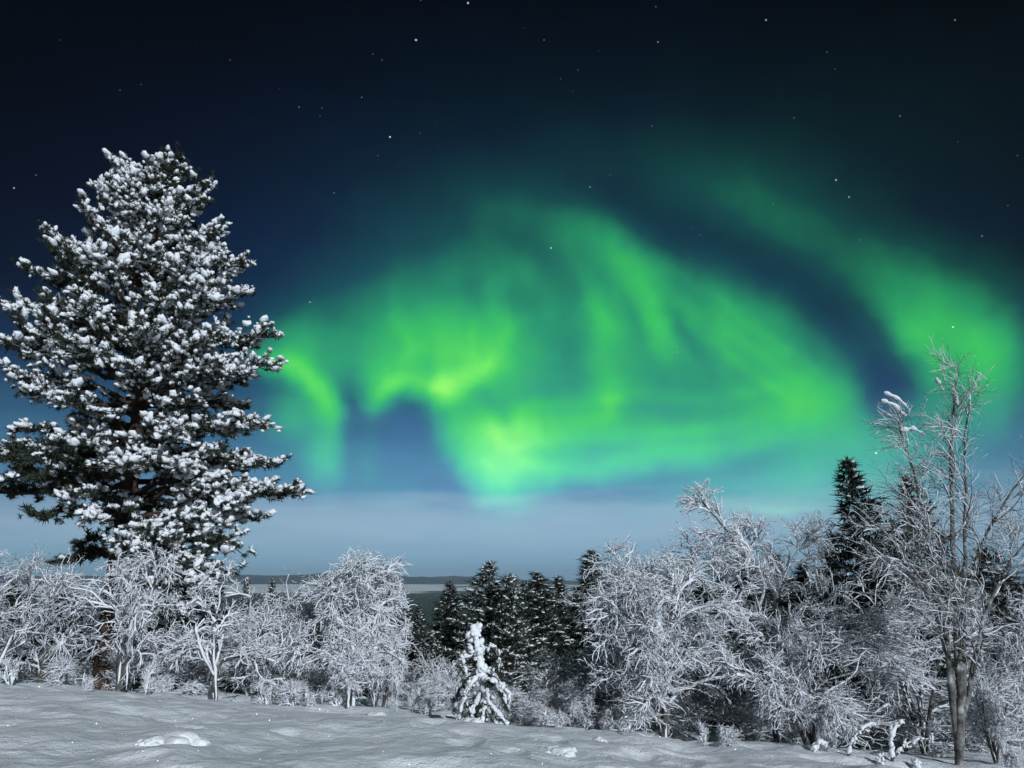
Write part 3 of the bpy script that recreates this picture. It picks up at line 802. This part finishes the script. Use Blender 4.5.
def fit(skel, base, x0, x1, ztop, by=None):
    """stretch the skeleton sideways and upwards so that its crown spans x0..x1 and reaches ztop"""
    allp = np.concatenate([P.reshape(-1, 3) for P in skel])
    lo, hi = np.percentile(allp[:, 0], 1.0), np.percentile(allp[:, 0], 99.0); top = np.percentile(allp[:, 2], 99.7)
    fl = (base[0] - x0) / max(.05, base[0] - lo); fr = (x1 - base[0]) / max(.05, hi - base[0]); fz = (ztop - base[2]) / (top - base[2])
    fd = (abs(fl) + abs(fr)) / 2
    if fl < 0 or fr < 0:         # crown wholly to one side: shear it across
        fl = fr = (x1 - x0) / (hi - lo); fd = fl
        mid = (lo + hi) / 2; tgt = (x0 + x1) / 2
        for P in skel:
            h = np.clip((P[..., 2] - base[2]) / (top - base[2]), 0, 1) ** 1.2
            P[..., 0] = base[0] + (P[..., 0] - base[0]) * fl + (tgt - base[0] - (mid - base[0]) * fl) * h
    else:
        for P in skel:
            dx = P[..., 0] - base[0]; s = .5 + .5 * np.tanh(dx / .35)
            P[..., 0] = base[0] + dx * (fl * (1 - s) + fr * s)
    for P in skel:
        P[..., 1] = base[1] + (P[..., 1] - base[1]) * min(fd, 1.6)
        P[..., 2] = base[2] + (P[..., 2] - base[2]) * fz
def birch(seed, px, Y, left, right, top, label, stems=1, limbs=9, subs=7, twigs=9, droop=1.6, wind=(0, 0, 0), snow=1.0, spread=.75, limb_len=.55, bare=0.0, stem_r=.045, group=None,
          stem_px=None, name='birch_tree', cat='tree', bark=None, limb_t=(.18, .97), twig_len=.30, sub_droop=1.0, limb_up=.15, lean=(0, 0), fine=True, splay=.22, wig=1.0, rime=1.0, clumps=(), hair=2):
    rng = np.random.default_rng(seed)
    base, row = on_ground(px, Y)
    zt = at(px, top, Y)[2]; H = zt - base[2]
    x0, x1 = at(left, 600, Y)[0], at(right, 600, Y)[0]
    # stems
    n = 12; u = np.linspace(0, 1, n)[:, None]
    S_ = []; SR = []
    if stem_px:
        for q in stem_px:
            P = resample(np.vstack([base - [0, 0, .08], curve_from_px(q, Y)]), n); P[1:-1] += rng.normal(0, .012, (n - 2, 3)); S_.append(P)
    else:
        for k in range(stems):
            a = k * 2.4 + rng.uniform(0, 1); sp = splay * H * (0 if stems == 1 else rng.uniform(.6, 1.2))
            tip = base + np.array([math.cos(a) * sp + lean[0] * H, math.sin(a) * sp + lean[1] * H, H * rng.uniform(.78, 1.0) * (.93 if k else 1)])
            P = base - [0, 0, .08] + (tip - base) * u ** np.array([1.25, 1.25, 1.0]) + rng.normal(0, .02 * H / 3, (n, 3)) * u
            S_.append(P)
    S_ = np.array(S_)
    SR = np.stack([stem_r * (1 if k == 0 else rng.uniform(.6, .85)) * (1 - .8 * np.linspace(0, 1, n)) + .004 for k in range(len(S_))])
    Lb, LR = grow(rng, S_, SR, limbs, limb_t[0], limb_t[1], limb_len * H, limb_len * H * .38, spread, 10, droop * .55, wind, .17 * wig, .46, .006, limb_up)
    Sb, BR = grow(rng, Lb, LR, subs, .18, .98, limb_len * H * .42, limb_len * H * .24, .75, 7, droop * sub_droop, wind, .25 * wig, .5, .0036)
    Tw, TR_ = grow(rng, Sb, BR, int(twigs * 1.25), .12, 1.0, twig_len, twig_len * .7, .75, 6, droop * 1.2 * sub_droop, wind, .27 * wig, .6, .0024)
    Hr, HR = grow(rng, Tw, TR_, hair, .1, 1.0, .11, .08, .9, 4, droop * 1.5, wind, .22 * wig, .6, .0022)
    skel = [S_, Lb, Sb, Tw, Hr]
    if not stem_px: fit(skel, base, x0, x1, zt)
    # keep above the snow
    for P in skel[1:]:
        gzv = ground_h(P[..., 0], P[..., 1]) + .02; P[..., 2] = np.maximum(P[..., 2], gzv)
    root = thing(name, label, cat, base, group)
    bark = bark or M_BBARK
    g = Geo(); tubes(g, S_, SR, 8)
    link('trunk', g.mesh('trunk', bark, base), root)
    for i in range(min(len(Lb), 14)):
        g = Geo(); tubes(g, Lb[i:i + 1], LR[i:i + 1], 5); link('branch', g.mesh('branch', bark, base), root)
    g = Geo()
    if len(Lb) > 14: tubes(g, Lb[14:], LR[14:], 4)
    tubes(g, Sb, BR, 3); 
    if fine: tubes(g, Tw, TR_, 3)
    crown = link('crown', g.mesh('crown', M_TWIG, base), root)
    g = Geo(); s = snow
    snow_on(g, rng, S_, SR, .42 * rime, .006 * s, 7, off=.55, gap=.25)
    snow_on(g, rng, Lb, LR, .8 * rime, .0150 * s, 6, gap=.10 + bare)
    keep = rng.random(len(Sb)) > .1 + bare; snow_on(g, rng, Sb[keep], BR[keep], 1.1, .0098 * s, 5, gap=.10)
    keep = rng.random(len(Tw)) > .44 + .5 * bare; snow_on(g, rng, Tw[keep], TR_[keep], 1.0, .0056 * s, 4, gap=.08)
    keep = rng.random(len(Hr)) > .12 + .5 * bare; tubes(g, Hr[keep], np.maximum(HR[keep], .0034 * s) * rng.uniform(.6, 1.2, (keep.sum(), 1)), 3)
    for c_, r_ in clumps: lumpy(g, rng, curve_from_px(c_, Y), r_, r_ * .55, jit=.45)
    link('snow', g.mesh('snow', M_RIME, base), crown)
    return root

WL = (-1.4, .3, .1)          # the wind leans the tips to the left
GB = 'frosted birches along the edge of the slope'
# left group under and beside the pine
birch(21, 118, 11.6, 62, 172, 545, 'round weeping birch thick with rime in front of the big pine trunk', stems=2, limbs=9, subs=7, twigs=7, droop=2.4, spread=.9, limb_len=.62, group=GB, snow=1.15, bare=.12)
birch(22, 40, 12.2, -28, 100, 565, 'bluish frosted birch thicket at the left edge, beside the big pine', stems=3, limbs=6, subs=6, twigs=7, droop=1.5, spread=.9, group=GB, snow=.9, wind=(.4, 0, 0), bare=.2)
birch(23, -10, 11.4, -90, 50, 530, 'tall frosted birch cut by the left edge, twigs trailing before the pine boughs', stems=2, limbs=7, subs=6, twigs=7, droop=1.0, wind=(1.0, 0, 0), group=GB, snow=.8, bare=.35)
birch(24, 214, 11.7, 150, 282, 568, 'crooked birch with a long white horizontal bough, right of the big pine', stem_px=[[(216, 668), (211, 648), (216, 615), (224, 580)], [(215, 672), (206, 655), (196, 648), (186, 652)], [(214, 668), (226, 652), (246, 657), (268, 660), (288, 650), (300, 648)]],
      limbs=7, subs=6, twigs=6, droop=1.5, spread=.9, limb_len=.40, twig_len=.26, group=GB, snow=1.3, bare=.15, stem_r=.04, limb_t=(.35, .98))
birch(25, 258, 13.2, 200, 312, 578, 'wide low birch, white all over, between the big pine and the weeping birch', stems=3, limbs=7, subs=6, twigs=7, droop=2.0, spread=.95, group=GB, limb_len=.6, snow=1.1, bare=.22)
birch(26, 292, 12.6, 250, 345, 592, 'low birch with dark stems just left of the weeping birch', stems=2, limbs=7, subs=6, twigs=6, droop=2.2, spread=.9, group=GB, bare=.4, limb_t=(.35, .97))
# the white weeping birch
birch(27, 352, 12.4, 306, 402, 552, 'tall white weeping birch with a rounded drooping head, left of mid picture', stems=1, limbs=18, subs=8, twigs=9, droop=2.9, spread=.95, limb_len=.42, limb_up=.35, group=GB, snow=1.4, limb_t=(.22, .99))
birch(28, 384, 13.2, 352, 410, 580, 'smaller arched birch leaning on the right side of the white weeping birch', stems=1, limbs=14, subs=7, twigs=8, droop=3.4, spread=.9, limb_len=.5, limb_up=.4, group=GB, snow=1.1, lean=(.1, 0))
birch(29, 347, 10.6, 318, 400, 622, 'slim young birch with upcurved snowy arms standing in front of the white weeping birch', stem_px=[[(350, 680), (353, 655), (357, 625)], [(352, 672), (366, 655), (384, 650), (402, 662)], [(351, 660), (338, 645), (328, 640)]],
      limbs=7, subs=5, twigs=5, droop=1.6, spread=.7, limb_len=.30, twig_len=.2, group=GB, snow=1.25, stem_r=.024)
# middle
birch(30, 440, 14.2, 418, 470, 652, 'low frosted birch at the feet of the dark conifers, left of the sapling', stems=2, limbs=6, subs=5, twigs=5, droop=.5, spread=.7, group=GB, snow=.9, bare=.2)
birch(31, 556, 12.6, 520, 594, 648, 'open frosted young birch right of the snow-caked sapling', stems=1, limbs=12, subs=5, twigs=4, droop=.4, spread=.85, limb_len=.45, group=GB, snow=1.0, bare=.1)
birch(32, 604, 14.0, 566, 648, 648, 'low rime-white birch at the left foot of the round bushy birch', stems=3, limbs=6, subs=5, twigs=5, droop=1.2, spread=.8, group=GB)
birch(33, 664, 11.2, 584, 742, 536, 'round bushy birch with a wide snowy crown on many thin stems, right of mid picture', stems=5, limbs=11, subs=8, twigs=9, droop=1.5, spread=.85, limb_len=.48, group=GB, snow=1.0, stem_r=.05, wind=(-.5, 0, 0))
birch(34, 630, 12.4, 588, 690, 620, 'low tangled birch in the skirts of the round bushy birch', stems=4, limbs=8, subs=7, twigs=8, droop=1.8, spread=.95, group=GB)
birch(35, 778, 11.4, 690, 812, 500, 'thin leaning birch whose white tip curls over leftward against the sky', stem_px=[[(770, 660), (757, 600), (742, 556), (724, 522), (702, 502)], [(772, 675), (750, 630), (738, 580), (745, 545), (762, 530)], [(768, 640), (778, 590), (796, 548), (812, 530)]],
      limbs=14, subs=6, twigs=7, droop=.9, wind=WL, spread=.7, limb_len=.24, twig_len=.34, group=GB, snow=1.1, stem_r=.04, limb_t=(.2, 1.0))
birch(36, 740, 12.6, 690, 800, 608, 'dense low birch thicket behind the leaning birch', stems=4, limbs=6, subs=6, twigs=6, droop=1.5, spread=.9, group=GB, snow=.9)
birch(37, 808, 10.4, 742, 830, 640, 'fallen birch stem slanting down to the snow, right of the leaning birch', stem_px=[[(792, 708), (768, 684), (742, 668), (712, 662)], [(800, 716), (778, 690), (760, 660)]],
      limbs=8, subs=5, twigs=6, droop=1.6, spread=.8, limb_len=.35, twig_len=.28, group=GB, snow=1.0, stem_r=.035)
birch(38, 812, 11.0, 772, 905, 590, 'dome-shaped drooping birch with arching dark twigs, left of the tall bare birch', stems=3, limbs=10, subs=8, twigs=9, droop=2.4, spread=.95, limb_len=.6, group=GB, snow=.85, bare=.15, wind=(-.4, 0, 0))
birch(39, 868, 12.2, 800, 930, 545, 'grey frosted birch between the dark layered spruce and the tall bare birch', stems=3, limbs=7, subs=6, twigs=6, droop=1.6, spread=.8, group=GB, snow=.85, bare=.3, wind=WL)
# the tall bare birch at the right
birch(40, 958, 9.6, 870, 1040, 345, 'tall bare birch with a pale trunk, its dark top against the green glow', stem_px=[
      [(960, 690), (957, 640), (955, 560), (950, 480), (950, 430), (955, 402), (954, 384)], [(955, 700), (944, 620), (925, 545), (918, 480), (906, 440), (897, 416)], [(958, 650), (968, 590), (978, 545), (1000, 500), (1030, 470)],
      [(956, 690), (934, 600), (905, 552), (878, 525)], [(963, 690), (964, 560), (968, 460), (961, 428), (970, 404)], [(964, 700), (985, 610), (1005, 560), (1040, 530)]],
      limbs=9, subs=7, twigs=6, droop=.3, wind=(-1.6, 0, .1), spread=.6, limb_len=.21, twig_len=.36, group=GB, snow=.55, bare=.62, wig=.5, rime=.45, stem_r=.044, clumps=[([(881, 400), (893, 404), (906, 416)], .036), ([(884, 392), (898, 398), (910, 410)], .026), ([(952, 388), (956, 396), (958, 408)], .03), ([(936, 378), (944, 392)], .03), ([(900, 430), (914, 428), (926, 436)], .03)], bark=M_PALEBARK, limb_t=(.3, .98), limb_up=.25)
birch(41, 925, 11.6, 855, 1000, 590, 'dense grey birch thicket around the trunk of the tall bare birch', stems=4, limbs=7, subs=6, twigs=6, droop=1.8, spread=.9, group=GB, snow=.8, bare=.3, wind=(-.6, 0, 0))
birch(42, 996, 10.2, 962, 1034, 672, 'small dark-stemmed shrub right of the pale trunk of the tall bare birch', stems=5, limbs=5, subs=5, twigs=5, droop=1.0, spread=.7, group=GB, snow=.8, bare=.25, stem_r=.02, name='birch_shrub', cat='shrub')
birch(43, 1030, 11.6, 960, 1080, 585, 'frosted birch cut by the right edge of the picture, beyond the small dark shrub', stems=4, limbs=8, subs=7, twigs=8, droop=1.6, spread=.9, group=GB, snow=.8, bare=.2)

# ------------------------------------------------------------------ snow-caked sapling
def sapling():
    rng = np.random.default_rng(77); Y = 9.7
    base, row = on_ground(482, Y); print('sapling base row', row)
    dy = row - 720
    pts = lambda L_: curve_from_px([(a[0], a[1] + dy * np.clip((a[1] - 620) / 100, 0, 1), *a[2:]) for a in L_], Y)
    root = thing('sapling_tree', 'small snow-caked sapling with a hooked arm, alone at the front edge of the snow', 'tree', base)
    g = Geo(); T = pts([(484, 724), (484, 700), (481, 680), (479, 655), (477, 628)]); tubes(g, resample(T, 10), np.linspace(.035, .012, 10), 8)
    link('trunk', g.mesh('trunk', M_BBARK, base), root)
    arms = [([(478, 652), (468, 654), (460, 657), (463, 668)], .050, .034), ([(480, 652), (490, 644), (496, 645), (499, 656), (499, 670)], .036, .024), ([(479, 672, -.1), (468, 684, -.25), (462, 700, -.3), (459, 715, -.3)], .048, .030),
        ([(482, 676, -.1), (495, 678, -.2), (503, 684, -.2), (506, 700, -.25)], .050, .032), ([(482, 684, -.1), (490, 700, -.3), (500, 712, -.4), (508, 720, -.4)], .046, .034),
        ([(480, 690, -.1), (474, 704, -.35), (470, 719, -.4)], .040, .03), ([(479, 668, .1), (463, 676, .2), (457, 690, .3), (455, 704, .3)], .042, .026), ([(483, 666, .1), (496, 674, .3), (503, 690, .35), (509, 706, .4)], .042, .026),
        ([(482, 694, 0), (484, 706, -.4), (482, 720, -.5)], .036, .03), ([(484, 700, .1), (497, 716, 0), (504, 722, 0)], .04, .03), ([(481, 700, 0), (466, 714, 0), (460, 722, 0)], .04, .03)]
    gb = Geo(); gs = Geo(); pos, dr = [], []
    for A, r0, r1 in arms:
        P = pts(A); Q = resample(P, 8); tubes(gb, Q - UP * r0 * .7, np.linspace(.012, .005, 8), 5)
        for q in resample(P, 16)[3:]:
            for _ in range(2): pos.append(q - UP * r0 * 1.0 + rng.normal(0, .02, 3)); dr.append(rng.normal(0, .5, 3) - UP * .5)
        r0 *= .70; r1 *= .66
        lumpy(gs, rng, P, r0, r1)
        # knobs of snow along the arm
        K_ = np.repeat(resample(P, 11)[1:], 2, 0); TG = np.repeat(nrm(np.gradient(resample(P, 11), axis=0))[1:], 2, 0); blobs_geo(gs, K_ + rng.normal(0, .030, K_.shape), TG + rng.normal(0, .3, K_.shape), np.full(len(K_), (r0 + r1) / 2) * rng.uniform(.3, .95, len(K_)), rng, 2, 1.7, .75, .5)
    B_ = pts([(483, 682, -.03), (481, 668, -.03), (478, 650, -.03), (476, 634), (475, 628)]); lumpy(gs, rng, B_, .050, .036, jit=.4); K_ = np.repeat(resample(B_, 14), 3, 0); blobs_geo(gs, K_ + rng.normal(0, .04, K_.shape), nrm(rng.normal(size=K_.shape)), rng.uniform(.018, .045, len(K_)), rng, 2, 1.3, .85, .4)
    top = pts([(473, 627), (479, 626), (476, 632)]); blobs_geo(gs, top, nrm(rng.normal(size=top.shape)), np.array([.042, .045, .05]), rng, 2, 1.1, .9, .2)
    pos = np.array(pos); dr = nrm(np.array(dr)); needles_geo(gb, pos, dr, np.full(len(pos), .075), 16, rng, .06, .9, 1)
    crown = link('crown', gb.mesh('crown', [M_TWIG, M_NEEDLE], base), root)
    link('snow', gs.mesh('snow', M_SNOW, base), crown)
sapling()

# ------------------------------------------------------------------ bent stubs caked with snow, bottom right
def stub(Y, px, paths, label, seed):
    rng = np.random.default_rng(seed); base, row = on_ground(px, Y)
    root = thing('bent_shoot', label, 'shoot', base, 'bent shoots in the snow'); g = Geo(); gs = Geo()
    for A, r0, r1 in paths:
        P = curve_from_px([(a[0], a[1] + row - 746) for a in A], Y); P[0] = P[0] - UP * .05
        tubes(g, resample(P, 8), np.linspace(.02, .008, 8), 6); lumpy(gs, rng, resample(P, 10)[1:] + UP * r0 * .4, r0 * .62, r1 * .6, jit=.55); K_ = np.repeat(resample(P, 9)[2:], 2, 0); blobs_geo(gs, K_ + rng.normal(0, .016, K_.shape), rng.normal(0, 1, K_.shape), r0 * rng.uniform(.3, .7, len(K_)), rng, 2, 1.5, .7, .5)
    link('stem', g.mesh('stem', M_TWIG, base), root); link('snow', gs.mesh('snow', M_SNOW, base), root)
stub(9.3, 846, [([(846, 748), (851, 735), (858, 722), (866, 716), (874, 714)], .036, .026)], 'bent snow-caked shoot leaning over like a hook, left of the snowy stubs', 1)
stub(9.2, 890, [([(892, 748), (892, 734), (890, 722), (896, 712), (902, 706)], .04, .042), ([(892, 738), (905, 730), (920, 724)], .026, .018)], 'tallest snow-caked shoot with a knobbly head, left of the pale birch trunk', 2)
stub(9.1, 882, [([(883, 750), (881, 740), (880, 734)], .036, .03)], 'short snowy stub between the hooked shoot and the tallest shoot', 3)
stub(9.1, 915, [([(914, 750), (915, 742), (917, 736)], .05, .045), ([(912, 750), (921, 746)], .045, .04)], 'stubby knob of snow right beside the pale birch trunk, on its left', 4)
stub(9.5, 822, [([(812, 742), (818, 737), (826, 738)], .05, .04)], 'low snow-covered knob at the foot of the fallen birch stem', 5)

# ------------------------------------------------------------------ lumps of snow lying on the crust
def clump(px, Y, sizes, label, seed):
    rng = np.random.default_rng(seed); base, row = on_ground(px, Y); g = Geo()
    for dx, dyy, s in [(a + rng.uniform(-1, 1) * c * q, b + rng.uniform(-1, 1) * c * q, c * z) for a, b, c in sizes for q, z in ((0, 1), (.9, .7), (1.1, .6), (1.3, .45), (1.4, .5), (1.7, .3), (1.9, .25))]:
        x, y = base[0] + dx, base[1] + dyy; V, F = ICO[3]
        n = fbm(V[:, 0] * 1.7 + seed, V[:, 1] * 1.7 + V[:, 2] * 1.3 + 4, 3)[:, None]
        n2 = fbm(V[:, 0] * 5 + seed + x, V[:, 1] * 5 + V[:, 2] * 4 + y, 2)[:, None]; W = V * (1 + .7 * n + .25 * n2) * np.array([1.3, 1.1, .55]) * s + np.array([x, y, gz(x, y) - .02 * s]); g.add(W, t=F)
    o = link('snow_clump', g.mesh('snow_clump', M_SNOW, base), None, base); o['label'] = label; o['category'] = 'snow clump'; o['group'] = 'snow clumps on the crust'
clump(176, 6.3, [(.0, 0, .13)], 'biggest round clump of snow at the bottom edge, below the big pine', 11)
clump(155, 6.2, [(0, 0, .07)], 'smaller clump of snow at the bottom edge, just left of the biggest one', 12)
clump(562, 7.3, [(0, 0, .085)], 'flat clump of snow lying in front of the round bushy birch', 13)
clump(600, 8.6, [(0, 0, .06)], 'small clump of snow on the crust below the round bushy birch', 14)
clump(376, 10.2, [(0, 0, .09)], 'clump of snow beside the slim young birch', 15)
clump(473, 9.0, [(0, 0, .09)], 'wide clump of snow right in front of the snow-caked sapling', 16)

# ------------------------------------------------------------------ low frosted shrubs
def copy_tree(o):
    c = o.copy(); col.objects.link(c)
    for ch in o.children:
        d = ch.copy(); col.objects.link(d); d.parent = c
        for s in ch.children: e = s.copy(); col.objects.link(e); e.parent = d
    return c
GS = 'low frosted shrubs along the edge of the slope'
PROTO = [birch(50 + k, 500, 13.0, 500 - w, 500 + w, 690 - h, 'low rime-covered shrub among the birches on the snow edge', stems=ns, limbs=6, subs=6, twigs=6, droop=dr_, spread=.75, limb_len=.5, twig_len=.17, stem_r=.014, snow=.95, group=GS, name='birch_shrub', cat='shrub', limb_t=(.08, .95))
         for k, (w, h, ns, dr_) in enumerate([(34, 52, 5, .8), (40, 40, 6, 1.6), (28, 60, 4, .5), (44, 46, 6, 1.2)])]
rng = np.random.default_rng(8)
spots = []
for px in np.concatenate([np.arange(-10, 380, 66), np.arange(380, 1050, 40)]):
    spots.append((px + rng.uniform(-9, 9), rng.uniform(12.2, 13.6)))
for px in np.arange(395, 720, 48):
    spots.append((px + rng.uniform(-9, 9), rng.uniform(14.2, 17.5)))
for px in np.arange(505, 660, 34):
    spots.append((px + rng.uniform(-9, 9), rng.uniform(11.6, 12.4)))
for i, (px, Y) in enumerate(spots):
    o = PROTO[i] if i < 4 else copy_tree(PROTO[i % 4])
    b, _ = on_ground(px, Y); o.location = b - np.array([0, 0, .03]); o.rotation_euler = (0, 0, rng.uniform(0, 6.28)); s = rng.uniform(.65, 1.1) * (.62 if 390 < px < 650 else 1.0); o.scale = (s, s, s * rng.uniform(.8, 1.15))
# young shoots sticking out of the snow
GY = 'young birch shoots poking through the snow'
SH = [birch(60 + k, 330, 10.5, 330 - w, 330 + w, 700 - h, 'thin frosted shoots poking through the snow in front of the birches', stems=ns, limbs=4, subs=4, twigs=3, droop=.2, spread=.6, limb_len=.45, twig_len=.09, stem_r=.008, snow=.9, group=GY, name='birch_shoot', cat='shoot', limb_t=(.2, .95), splay=.3)
      for k, (w, h, ns) in enumerate([(10, 26, 2), (16, 20, 4), (8, 16, 3)])]
SP = [(265, 10.9, 1.0), (292, 10.7, .95), (308, 10.6, .8), (322, 10.9, .6), (338, 10.8, .7), (394, 11.0, .7), (412, 11.2, .8), (425, 10.9, .6), (560, 10.6, .7), (585, 10.8, .9), (545, 11.2, .8), (610, 10.5, .7), (705, 10.3, .8), (728, 10.2, .7), (832, 10.2, .9), (10, 11.2, 1.0), (60, 11.0, 1.0), (85, 10.9, .8), (145, 11.0, 1.1), (160, 11.2, .9), (1010, 9.9, 1.0)]
for i, (px, Y, s) in enumerate(SP):
    o = SH[i] if i < 3 else copy_tree(SH[i % 3])
    b, _ = on_ground(px, Y); o.location = b - np.array([0, 0, .02]); o.rotation_euler = (0, 0, i * 1.7); o.scale = (s, s, s)
